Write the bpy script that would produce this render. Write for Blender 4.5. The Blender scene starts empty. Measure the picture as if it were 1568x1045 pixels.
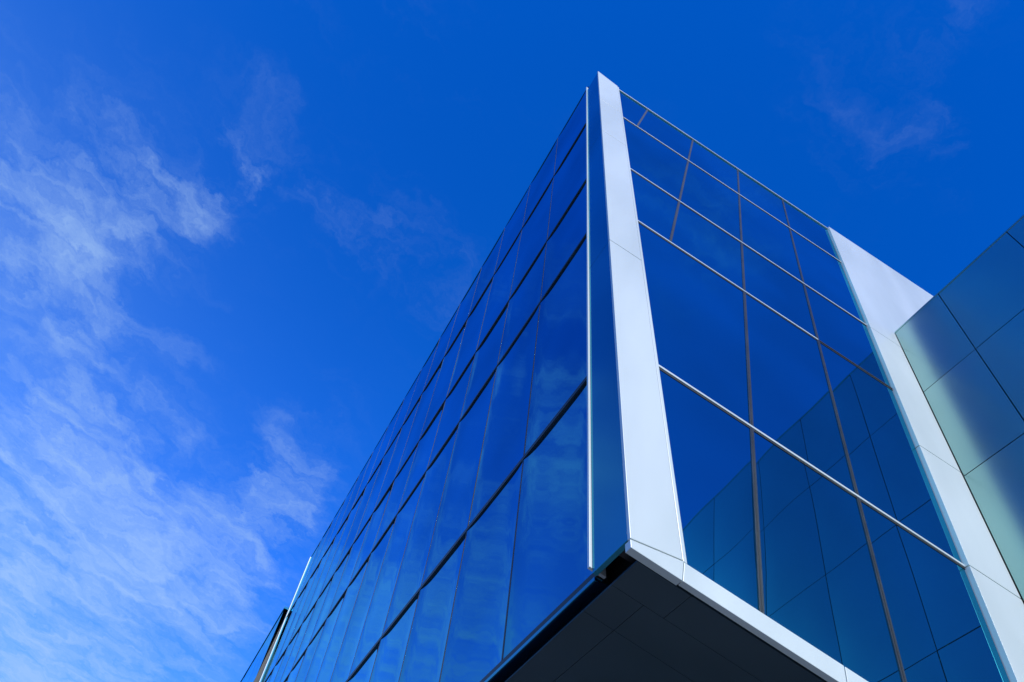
import bpy, math, random
from mathutils import Vector, Matrix
random.seed(4)
scene=bpy.context.scene
GZ=-1.6
# ------------------------------------------------------------ materials
def new_mat(name):
    m=bpy.data.materials.new(name);m.use_nodes=True
    nt=m.node_tree;b=nt.nodes['Principled BSDF'];return m,nt,b
def noise_col(nt,b,c1,c2,scale=2.0,detail=6,stretch=(1,1,1)):
    tc=nt.nodes.new('ShaderNodeTexCoord');mp=nt.nodes.new('ShaderNodeMapping');mp.inputs['Scale'].default_value=stretch
    n=nt.nodes.new('ShaderNodeTexNoise');n.inputs['Scale'].default_value=scale;n.inputs['Detail'].default_value=detail
    r=nt.nodes.new('ShaderNodeValToRGB');r.color_ramp.elements[0].position=.35;r.color_ramp.elements[1].position=.65
    r.color_ramp.elements[0].color=(*c1,1);r.color_ramp.elements[1].color=(*c2,1)
    nt.links.new(tc.outputs['Object'],mp.inputs[0]);nt.links.new(mp.outputs[0],n.inputs['Vector']);nt.links.new(n.outputs['Fac'],r.inputs[0]);nt.links.new(r.outputs[0],b.inputs['Base Color'])
    return n
def simple(name,c1,c2,rough,metal=0,scale=2,stretch=(1,1,1),spec=.5):
    m,nt,b=new_mat(name);noise_col(nt,b,c1,c2,scale,3,stretch)
    b.inputs['Roughness'].default_value=rough;b.inputs['Metallic'].default_value=metal
    b.inputs['Specular IOR Level'].default_value=spec
    return m
def glass(name,f0,f90,rough=.008):
    # coated solar glass: blue mirror whose reflectance rises towards grazing incidence
    m=bpy.data.materials.new(name);m.use_nodes=True;nt=m.node_tree
    for n in list(nt.nodes): nt.nodes.remove(n)
    out=nt.nodes.new('ShaderNodeOutputMaterial');g=nt.nodes.new('ShaderNodeBsdfGlossy');d=nt.nodes.new('ShaderNodeBsdfDiffuse')
    ad=nt.nodes.new('ShaderNodeAddShader');d.inputs['Color'].default_value=(.001,.006,.014,1)
    g.inputs['Roughness'].default_value=rough
    lw=nt.nodes.new('ShaderNodeLayerWeight');lw.inputs['Blend'].default_value=.5
    pw=nt.nodes.new('ShaderNodeMath');pw.operation='POWER';pw.inputs[1].default_value=4.0
    mx=nt.nodes.new('ShaderNodeMix');mx.data_type='RGBA';mx.inputs[6].default_value=(*f0,1);mx.inputs[7].default_value=(*f90,1)
    tc=nt.nodes.new('ShaderNodeTexCoord');n=nt.nodes.new('ShaderNodeTexNoise');n.inputs['Scale'].default_value=.4;n.inputs['Detail'].default_value=2
    mr=nt.nodes.new('ShaderNodeMapRange');mr.inputs['From Min'].default_value=.3;mr.inputs['From Max'].default_value=.7;mr.inputs['To Min'].default_value=.86;mr.inputs['To Max'].default_value=1.1
    vm=nt.nodes.new('ShaderNodeVectorMath');vm.operation='SCALE'
    L=nt.links
    L.new(lw.outputs['Facing'],pw.inputs[0]);L.new(pw.outputs[0],mx.inputs[0]);L.new(tc.outputs['Object'],n.inputs['Vector']);L.new(n.outputs['Fac'],mr.inputs['Value'])
    L.new(mx.outputs[2],vm.inputs[0]);L.new(mr.outputs[0],vm.inputs['Scale']);L.new(vm.outputs[0],g.inputs['Color'])
    L.new(g.outputs[0],ad.inputs[0]);L.new(d.outputs[0],ad.inputs[1]);L.new(ad.outputs[0],out.inputs[0])
    return m
M_white=simple('white_aluminium',(.58,.65,.63),(.69,.76,.74),.34,.05,.9,(1,1,.3))
M_dark=simple('dark_gasket',(.008,.011,.015),(.014,.017,.02),.5)
M_mull=simple('mullion_anodised',(.05,.06,.07),(.08,.09,.10),.35,.6)
M_soffit=simple('soffit_panel',(.028,.055,.072),(.036,.066,.086),.45,0,1.0)
M_roof=simple('roof_membrane',(.2,.2,.2),(.28,.28,.27),.9)
M_glassR=glass('blue_solar_glass_front',(.02,.35,.46),(.20,.74,.92))
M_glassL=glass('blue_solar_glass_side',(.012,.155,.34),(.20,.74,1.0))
M_return=glass('blue_metal_return',(.03,.20,.30),(.25,.8,.95),.13)
M_teal=simple('teal_metallic_panel',(.20,.42,.36),(.23,.47,.40),.25,1,.5)
b=M_teal.node_tree.nodes['Principled BSDF'];b.inputs['Coat Weight'].default_value=1;b.inputs['Coat Roughness'].default_value=.26;b.inputs['Coat IOR'].default_value=1.9
M_asphalt=simple('asphalt',(.04,.04,.042),(.06,.06,.06),.9,0,6)
M_conc=simple('paving',(.18,.18,.18),(.25,.25,.245),.85,0,3)
M_paint=simple('road_paint',(.7,.7,.68),(.8,.8,.78),.7,0,5)
M_grass=simple('grass_surface',(.035,.07,.02),(.06,.11,.03),.95,0,.8)
# ------------------------------------------------------------ mesh helpers
def empty(name):
    e=bpy.data.objects.new(name,None);scene.collection.objects.link(e);return e
def mesh(name,vs,fs,mat,parent,smooth=False,bevel=0):
    me=bpy.data.meshes.new(name);me.from_pydata([tuple(v) for v in vs],[],fs);me.update()
    me.materials.append(mat)
    if smooth:
        for p in me.polygons:p.use_smooth=True
    o=bpy.data.objects.new(name,me);scene.collection.objects.link(o);o.parent=parent
    if bevel:
        md=o.modifiers.new('bevel','BEVEL');md.width=bevel;md.segments=2;md.limit_method='ANGLE'
    return o
class Acc:
    def __init__(s): s.v=[];s.f=[]
    def hexa(s,c):
        b=len(s.v);s.v+=[Vector(p) for p in c]
        for f in ((0,3,2,1),(4,5,6,7),(0,1,5,4),(1,2,6,5),(2,3,7,6),(3,0,4,7)):s.f.append(tuple(b+i for i in f))
    def box(s,x0,x1,y0,y1,z0,z1):
        s.hexa([(x0,y0,z0),(x1,y0,z0),(x1,y1,z0),(x0,y1,z0),(x0,y0,z1),(x1,y0,z1),(x1,y1,z1),(x0,y1,z1)])
    def prism(s,pts,y0,y1):
        s.hexa([(p[0],y0,p[1]) for p in pts]+[(p[0],y1,p[1]) for p in pts])
    def done(s,name,mat,parent,bevel=0): return mesh(name,s.v,s.f,mat,parent,False,bevel)
# ------------------------------------------------------------ key lines
TL=.2185
def xE1(z): return 1.77-.2173*(z-4.0)
def xE2(z): return 2.31-.209*(z-4.13)
la=math.atan(TL);ca,sa=math.cos(la),math.sin(la)
YL=4.08
def xG(z): return 1.84-TL*(z-4.1)
YF=3.5
ZB,ZS=4.13,3.93
ZT=19.7; ZTL=20.6; YEND=30.3
office=empty('glass_office_building')
a=Acc();z0=3.95;zt=ZT-.15;off=.16
a.prism([(xG(z0)+off,z0),(16,z0),(16,zt),(xG(zt)+off,zt)],3.72,YEND-.05)
a.done('building_core',M_dark,office)
def pane(acc,P00,P10,P11,P01,nrm,b,seed,nu=10,nv=8,tilt=.5,ex=3.2,cyl=False):
    rnd=random.Random(seed)
    base=len(acc.v);bb=b*rnd.uniform(.7,1.3);tu=rnd.uniform(-1,1)*abs(b)*tilt;tv=rnd.uniform(-1,1)*abs(b)*tilt
    for j in range(nv+1):
        v=j/nv
        for i in range(nu+1):
            u=i/nu
            p=(P00*(1-u)+P10*u)*(1-v)+(P01*(1-u)+P11*u)*v
            su=2*u-1;sv=2*v-1
            if cyl: h=abs(b)-abs(bb)*(1-abs(su)**ex)+tu*su*.5+tv*sv*.5
            else: h=bb*(1-abs(su)**ex)*(1-sv**4)+tu*su*.5+tv*sv*.5
            acc.v.append(p+nrm*h)
    for j in range(nv):
        for i in range(nu):
            k=base+j*(nu+1)+i
            acc.f.append((k,k+1,k+nu+2,k+nu+1))
# ---- front face
rowsR=[4.13,6.93,11.0,13.5,17.1,19.7]
XP=6.13
YG=3.54
g=Acc();sd=0
n_front=Vector((0,-1,0))
for r in range(5):
    z0,z1=rowsR[r]+.02,rowsR[r+1]-.02
    if r<=1: ms=[3.09,4.60]
    elif r<4: ms=[1.58,3.09,4.60]
    else: ms=[.06,1.58,3.09,4.60]
    xs=['E']+ms+[XP]
    for i in range(len(xs)-1):
        sd+=1
        l0=xE2(z0)-.02 if xs[i]=='E' else xs[i]; l1=xE2(z1)-.02 if xs[i]=='E' else xs[i]
        rr=xs[i+1]
        pane(g,Vector((l0+.01,YG,z0)),Vector((rr-.01,YG,z0)),Vector((rr-.01,YG,z1)),Vector((l1+.01,YG,z1)),n_front,.0024,sd,12,10)
mesh('front_glass',g.v,g.f,M_glassR,office,True)
a=Acc();b2=Acc()
for x,z0,z1 in ((.06,17.1,19.67),(1.58,11.0,19.67),(3.09,4.13,19.67),(4.60,4.13,19.67)):
    a.box(x-.026,x+.026,YG-.010,YG+.05,z0,z1)
    b2.box(x-.006,x+.006,YG-.0125,YG-.008,z0,z1)
a.done('front_mullions',M_mull,office);b2.done('front_mullion_joints',M_dark,office)
a=Acc()
for z in rowsR[1:5]:
    w=.019
    xr=XP if abs(z-11)>.1 else 4.60
    a.prism([(xE2(z-w)-.01,z-w),(xr,z-w),(xr,z+w),(xE2(z+w)-.01,z+w)],YG-.015,YG+.05)
a.prism([(xE2(19.68),19.68),(XP,19.68),(XP,19.73),(xE2(19.73),19.73)],YG-.03,YG+.05)
a.done('front_transom_caps',M_white,office,.004)
a=Acc();a.box(4.63,XP,YG-.0135,YG+.05,10.985,11.015)
for z in rowsR[1:5]:
    a.prism([(xE2(z-.055),z-.055),(XP,z-.055),(XP,z-.021),(xE2(z-.021),z-.021)],YG-.006,YG+.04)
a.prism([(xE2(ZB),ZB+.002),(XP,ZB+.002),(XP,ZB+.03),(xE2(ZB),ZB+.03)],YG-.01,YG+.04)
a.done('front_gaskets',M_dark,office)
a=Acc();J=[ZB,9.35,14.6,17.1,19.75]
for i in range(4):
    z0,z1=J[i]+(.007 if i else 0.01),J[i+1]-.007
    tl=(xE1(z1),z1);tr=(xE2(z1)-.05,z1)
    if i==3: tl=(xE1(20.0),20.0)
    zb=z0 if i else 4.02
    a.prism([(xE1(zb),zb),(xE2(z0)-.05,z0),tr,tl],YF-.03,YF+.012)
a.done('corner_fin_face',M_white,office,.004)
a=Acc();a.prism([(xE2(ZB)-.042,ZB+.012),(xE2(ZB),ZB+.012),(xE2(19.72),19.72),(xE2(19.72)-.042,19.72)],YF-.022,YG+.06)
a.done('corner_fin_trim',M_white,office,.004)
a=Acc();a.prism([(xE1(4.05)+.02,4.05),(xE2(4.05)-.01,4.05),(xE2(19.6)-.01,19.6),(xE1(19.6)+.02,19.6)],YF+.014,3.72)
a.done('corner_fin_core',M_dark,office)
a=Acc();Jr=[4.03,9.35,14.6,19.95]
for i in range(3):
    z0,z1=Jr[i]+.005,Jr[i+1]-.005
    a.hexa([(xE1(z0)+.004,YF+.014,z0),(xE1(z0)+.05,YF+.014,z0),(xE1(z0)+.05,YL-.04,z0),(xE1(z0)+.004,YL-.04,z0),
            (xE1(z1)+.004,YF+.014,z1),(xE1(z1)+.05,YF+.014,z1),(xE1(z1)+.05,YL-.04,z1),(xE1(z1)+.004,YL-.04,z1)])
a.done('corner_fin_return',M_return,office,.003)
a=Acc();z0,z1=4.09,20.25
a.hexa([(xE1(z0)-.022,YL-.036,z0),(xE1(z0)+.15,YL-.036,z0),(xE1(z0)+.15,YL,z0),(xE1(z0)-.022,YL,z0),
        (xE1(z1)-.022,YL-.036,z1),(xE1(z1)+.15,YL-.036,z1),(xE1(z1)+.15,YL,z1),(xE1(z1)-.022,YL,z1)])
a.done('corner_side_trim',M_white,office,.004)
a=Acc();Jb=[None,2.27,3.85,5.4,6.9]
a.hexa([(xE1(ZS),YF-.03,ZS),(2.27,YF-.03,ZS),(2.27,YF+.05,ZS),(xE1(ZS),YF+.05,ZS),
        (xE1(4.01),YF-.03,4.008),(2.27,YF-.03,ZB+.004),(2.27,YF+.05,ZB+.004),(xE1(4.01),YF+.05,4.008)])
for i in range(1,4):
    a.box(Jb[i]+.006,Jb[i+1]-.006,YF-.03,YF+.035,ZS,ZB)
a.done('bottom_band',M_white,office,.004)
a=Acc()
XW=6.88
for z0,z1 in ((ZB,6.9),(6.9,9.3),(9.3,13.3)):
    a.box(XP,XW,YF-.03,YF+.3,z0+.008,z1-.008)
for x0,x1 in ((XP,10.5),(10.5,15.9)):
    a.box(x0+.004,x1-.004,YF-.03,YF+.3,13.308,ZT+.06)
a.done('white_end_panels',M_white,office,.004)
a=Acc()
ys=[3.56,3.93,4.37,6.4,8.5,10.6,12.7,14.8,16.9,19,21,23,25,27,29,30.2]
xsA=[1.9,2.22,4.35,6.4,8.5,10.6,12.7,15.9];xsB=[1.9,2.42,4.0,5.5,7,8.5,10.6,12.7,15.9]
for i in range(len(ys)-1):
    xs=xsB if i==0 else xsA
    for j in range(len(xs)-1):
        x0=xs[j]+.0022 if j else xG(ZS)+.03
        a.box(x0,xs[j+1]-.0022,ys[i]+.0022,ys[i+1]-.0022,ZS+.006,ZS+.03)
a.done('soffit',M_soffit,office)
# ---- leaning side face
DV=Vector((-sa,0,ca));NL=Vector((-ca,0,-sa))
def PL(y,z,o=0): return Vector((xG(z),y,z))+NL*o
rowsL=[4.13,6.95,10.97,13.5,17.35,ZTL]
NP=15;pw=(YEND-YL)/NP
g=Acc()
for r in range(5):
    z0,z1=rowsL[r]+.02,rowsL[r+1]-.02
    for k in range(NP):
        sd+=1
        y0=YL+k*pw+.01;y1=y0+pw-.02
        pane(g,PL(y1,z0),PL(y0,z0),PL(y0,z1),PL(y1,z1),NL,-.019,sd,32,4,.12,5.0,True)
mesh('side_glass',g.v,g.f,M_glassL,office,True)
def lbox(a,y0,y1,z0,z1,o0,o1):
    a.hexa([PL(y0,z0,o0),PL(y1,z0,o0),PL(y1,z0,o1),PL(y0,z0,o1),PL(y0,z1,o0),PL(y1,z1,o0),PL(y1,z1,o1),PL(y0,z1,o1)])
a=Acc()
for k in range(1,NP):
    y=YL+k*pw;lbox(a,y-.013,y+.013,4.13,ZTL-.03,-.08,.022)
for z in rowsL[1:5]: lbox(a,YL,YEND,z-.025,z+.025,-.08,.026)
a.done('side_mullions',M_dark,office)
a=Acc()
for z in rowsL[1:5]: lbox(a,YL,YEND,z-.038,z-.027,-.05,.028)
a.done('side_transom_edges',M_mull,office)
a=Acc();lbox(a,YL,YEND,4.03,4.07,-.2,.04);lbox(a,YL,YEND,ZTL-.02,ZTL+.04,-.3,.02)
a.done('side_edge_trim',M_return,office,.004)
a=Acc();lbox(a,YL,YEND,4.075,4.14,-.1,.024);a.done('side_base_gasket',M_dark,office)
a=Acc();lbox(a,YL+.02,YEND-.05,ZT-.2,ZTL-.03,-.25,-.06);a.done('side_parapet',M_dark,office)
a=Acc();lbox(a,YEND,YEND+.3,4.0,ZTL+.03,-.6,.05);a.done('end_fin',M_white,office,.01)
a=Acc();a.box(xG(ZT)+.5,15.9,3.9,YEND-.1,ZT-.14,ZT-.08);a.done('roof_deck',M_roof,office)
a=Acc()
a.box(5.2,15.8,9,30,GZ,3.935);a.done('ground_floor_core',M_mull,office)
g=Acc()
for k in range(7):
    x0=5.2+k*1.5
    pane(g,Vector((x0+.03,8.95,GZ+.2)),Vector((x0+1.47,8.95,GZ+.2)),Vector((x0+1.47,8.95,3.8)),Vector((x0+.03,8.95,3.8)),n_front,.002,900+k)
for k in range(14):
    y0=9+k*1.5
    pane(g,Vector((5.15,y0+1.47,GZ+.2)),Vector((5.15,y0+.03,GZ+.2)),Vector((5.15,y0+.03,3.8)),Vector((5.15,y0+1.47,3.8)),Vector((-1,0,0)),.002,950+k)
mesh('ground_floor_glass',g.v,g.f,M_glassR,office,True)
# back annexe
annex=empty('annexe_building')
z1=17.9
def PA(y,z,o): return Vector((xG(z)-.1,y,z))+NL*o
a=Acc();a.hexa([(xG(4)-.1,YEND+.4,GZ),(16,YEND+.4,GZ),(16,45,GZ),(xG(4)-.1,45,GZ),(xG(z1)-.0,YEND+.4,z1),(16,YEND+.4,z1),(16,45,z1),(xG(z1)-.0,45,z1)])
a.done('annexe_core',M_dark,annex)
g=Acc()
for r,(z0,z1) in enumerate(((4.1,7),(7,11),(11,13.5),(13.5,17.9))):
    for k in range(8):
        y0=YEND+.42+k*1.75
        pane(g,PA(y0+1.73,z0+.03,.12),PA(y0,z0+.03,.12),PA(y0,z1-.03,.12),PA(y0+1.73,z1-.03,.12),NL,.008,1000+r*20+k)
mesh('annexe_glass',g.v,g.f,M_glassL,annex,True)
a=Acc();a.hexa([PA(YEND+.4,17.9,-.3),PA(44.8,17.9,-.3),PA(44.8,17.9,.15),PA(YEND+.4,17.9,.15),PA(YEND+.4,18.0,-.3),PA(44.8,18.0,-.3),PA(44.8,18.0,.15),PA(YEND+.4,18.0,.15)])
a.done('annexe_coping',M_return,annex)
# ---- right wing
wing=empty('metal_panel_building')
ZW=13.95
a=Acc();a.box(XW+.03,17,-16,YF-.035,GZ,ZW-.03);a.done('wing_core',M_dark,wing)
g=Acc();yj=[YF-.04,2.36,.8,-.76,-2.32,-3.88,-5.44,-7,-8.56,-10.12,-11.68,-13.24,-14.8,-16]
zj=[ZW,11.58,9.2,6.85,4.5,2.15,-.2,GZ]
for i in range(len(yj)-1):
    for j in range(len(zj)-1):
        sd+=1
        y1,y0=yj[i]-.008,yj[i+1]+.008;z1,z0=zj[j]-.008,zj[j+1]+.008
        pane(g,Vector((XW,y1,z0)),Vector((XW,y0,z0)),Vector((XW,y0,z1)),Vector((XW,y1,z1)),Vector((-1,0,0)),.008,sd)
mesh('wing_panels',g.v,g.f,M_teal,wing,True)
a=Acc();a.box(XW-.008,XW+.3,-16,YF-.04,ZW-.026,ZW+.02);a.done('wing_coping',M_teal,wing)
# ---- ground
def sheet(name,x0,x1,y0,y1,z,mat,parent=None):
    return mesh(name,[(x0,y0,z),(x1,y0,z),(x1,y1,z),(x0,y1,z)],[(0,1,2,3)],mat,parent)
sheet('ground',-1500,1500,-1500,1500,GZ-.12,M_grass)
road=empty('road');sheet('asphalt_surface',-16,-7.06,-300,300,GZ-.11,M_asphalt,road)
a=Acc()
for k in range(-40,40):a.box(-11.56,-11.44,k*6,k*6+3,GZ-.108,GZ-.106)
a.done('lane_markings',M_paint,road)
a=Acc();a.box(-6.9,30,-60,70,GZ-.117,GZ-.004);a.done('pavement',M_conc,None)
a=Acc();a.box(-7.05,-6.902,-60,70,GZ-.117,GZ);a.done('kerb',M_conc,road)
# ------------------------------------------------------------ world
EL=math.radians(36);AZ=math.radians(192)
w=bpy.data.worlds.new('World');scene.world=w;w.use_nodes=True
try:
    w.cycles.sampling_method='MANUAL';w.cycles.sample_map_resolution=512
except Exception: pass
nt=w.node_tree;N=nt.nodes;L=nt.links
bg=N['Background'];bg.inputs['Strength'].default_value=.1
sky=N.new('ShaderNodeTexSky');sky.sky_type='NISHITA';sky.sun_disc=False;sky.sun_elevation=EL;sky.sun_rotation=AZ
sky.air_density=1.0;sky.dust_density=.3;sky.ozone_density=3.0
def mth(op,a,b=None,c=None,clamp=False):
    n=N.new('ShaderNodeMath');n.operation=op;n.use_clamp=clamp
    for i,x in enumerate((a,b,c)):
        if x is None: continue
        if isinstance(x,(int,float)): n.inputs[i].default_value=x
        else: L.new(x,n.inputs[i])
    return n.outputs[0]
tc=N.new('ShaderNodeTexCoord');sp=N.new('ShaderNodeSeparateXYZ');L.new(tc.outputs['Generated'],sp.inputs[0])
zc=mth('MAXIMUM',sp.outputs[2],.06)
cx=mth('DIVIDE',sp.outputs[0],zc);cy=mth('DIVIDE',sp.outputs[1],zc)
cb=N.new('ShaderNodeCombineXYZ');L.new(cx,cb.inputs[0]);L.new(cy,cb.inputs[1])
P=cb.outputs[0]
def noise(scale,detail,dist,rot=0,sc=(1,1,1),rough=.55,off=0,src=None):
    mp=N.new('ShaderNodeMapping');mp.inputs['Rotation'].default_value=(0,0,math.radians(rot));mp.inputs['Scale'].default_value=sc;mp.inputs['Location'].default_value=(off,off*.7,0)
    L.new(src or P,mp.inputs[0]);n=N.new('ShaderNodeTexNoise');n.noise_dimensions='2D';n.inputs['Scale'].default_value=scale;n.inputs['Detail'].default_value=detail;n.inputs['Distortion'].default_value=dist;n.inputs['Roughness'].default_value=rough
    L.new(mp.outputs[0],n.inputs['Vector']);return n
def blob(x,y,rx,ry,amp,rot=0,src=None):
    mp=N.new('ShaderNodeMapping');mp.vector_type='TEXTURE'
    mp.inputs['Location'].default_value=(x,y,0);mp.inputs['Rotation'].default_value=(0,0,math.radians(rot));mp.inputs['Scale'].default_value=(rx,ry,1)
    L.new(src or P,mp.inputs[0]);v=N.new('ShaderNodeVectorMath');v.operation='DOT_PRODUCT';L.new(mp.outputs[0],v.inputs[0]);L.new(mp.outputs[0],v.inputs[1])
    e=mth('EXPONENT',mth('MULTIPLY',v.outputs['Value'],-1.0))
    return mth('MULTIPLY',e,amp)
def total(bl):
    s=bl[0]
    for b_ in bl[1:]: s=mth('ADD',s,b_)
    return s
# slightly warped cloud-deck coordinates give ragged bank outlines
wn=noise(4.5,6,0,off=9,rough=.62)
wv=N.new('ShaderNodeVectorMath');wv.operation='MULTIPLY_ADD';L.new(wn.outputs['Color'],wv.inputs[0]);wv.inputs[1].default_value=(.30,.30,0)
sb=N.new('ShaderNodeVectorMath');sb.operation='SUBTRACT';L.new(P,sb.inputs[0]);sb.inputs[1].default_value=(.15,.15,0);L.new(sb.outputs[0],wv.inputs[2])
Q=wv.outputs[0]
s=total([blob(-.84,1.03,.20,.27,1.1,-15,Q),blob(-.52,1.74,.42,.33,1.05,0,Q),blob(-.9,2.8,.9,1.0,1.1,0,Q),blob(-.555,.665,.12,.05,.66,-61,Q),
 blob(-.70,.78,.14,.10,.45,-40,Q),blob(-.28,.60,.30,.10,.28,0,Q),blob(.29,.02,.13,.10,.22,30,Q),blob(-.22,1.30,.10,.22,.6,0,Q),blob(.18,-.27,.09,.14,.42,0,Q),blob(-1.7,1.6,.35,1.6,1.0),blob(-.5,.25,.5,.12,.10,10,Q)])  # second-last blob: out-of-view cloud, added for bright stripes reflected in side glass
fib=noise(5.0,10,.0,rot=-38,sc=(1,1.9,1),rough=.64,src=Q).outputs['Fac']
big=noise(1.7,3,0,off=5).outputs['Fac']
tex=mth('ADD',mth('MULTIPLY',fib,1.25),mth('MULTIPLY',big,.25))
val=mth('SUBTRACT',mth('ADD',tex,mth('MULTIPLY',mth('MINIMUM',s,1.15),.46)),.88)
ms=N.new('ShaderNodeMapRange');ms.interpolation_type='SMOOTHSTEP';ms.inputs['From Min'].default_value=-.18;ms.inputs['From Max'].default_value=.85
L.new(val,ms.inputs['Value'])
den=mth('MULTIPLY',ms.outputs[0],.68)
den=mth('MULTIPLY',den,mth('MINIMUM',mth('MULTIPLY',s,1.4),1.0))
veil=total([blob(-.75,2.6,1.0,1.1,.22),blob(-1.0,1.2,.4,.6,.08),blob(-1.7,2.2,.45,1.4,.6)])  # last blob: unseen bright bank, added to brighten pane-edge reflections
den=mth('ADD',den,veil)
hz=mth('POWER',mth('SUBTRACT',1.0,mth('MAXIMUM',sp.outputs[2],0.0)),5.0)
den=mth('ADD',den,mth('MULTIPLY',hz,.35))
den=mth('MINIMUM',den,.8)
tint=N.new('ShaderNodeMix');tint.data_type='RGBA';tint.blend_type='MULTIPLY';tint.inputs[0].default_value=1
L.new(sky.outputs[0],tint.inputs[6]);tint.inputs[7].default_value=(.0,1.0,2.95,1)
grad=mth('MULTIPLY_ADD',sp.outputs[1],.32,.82)
sc_=N.new('ShaderNodeVectorMath');sc_.operation='SCALE';L.new(tint.outputs[2],sc_.inputs[0]);L.new(grad,sc_.inputs['Scale'])
mx_=N.new('ShaderNodeMix');mx_.data_type='RGBA';L.new(den,mx_.inputs[0]);L.new(sc_.outputs[0],mx_.inputs[6]);mx_.inputs[7].default_value=(3.9,6.0,9.4,1)
L.new(mx_.outputs[2],bg.inputs['Color'])
# sun
S=Vector((math.sin(AZ)*math.cos(EL),math.cos(AZ)*math.cos(EL),math.sin(EL)))
sl=bpy.data.lights.new('sun','SUN');sl.energy=3.6;sl.angle=math.radians(.5);sl.color=(1,.97,.92)
so=bpy.data.objects.new('sun',sl);scene.collection.objects.link(so);so.rotation_euler=(-S).to_track_quat('-Z','Y').to_euler()
# camera
B=[[0.8372889190634866,0.5462967046725856,0.022520578975059054],[-0.47267430423131024,0.7025184729177976,0.5320214256293563],[0.2748204288857452,-0.45610054338174105,0.846431347596446]]
cd=bpy.data.cameras.new('camera');cd.sensor_width=36;cd.lens=1016.84/1568*36;cd.clip_end=5000;cd.clip_start=.05
co=bpy.data.objects.new('camera',cd);scene.collection.objects.link(co)
R=Matrix([[B[i][0],-B[i][1],-B[i][2]] for i in range(3)])
co.matrix_world=R.to_4x4();scene.camera=co
scene.view_settings.view_transform='Standard';scene.view_settings.look='None';scene.view_settings.exposure=0
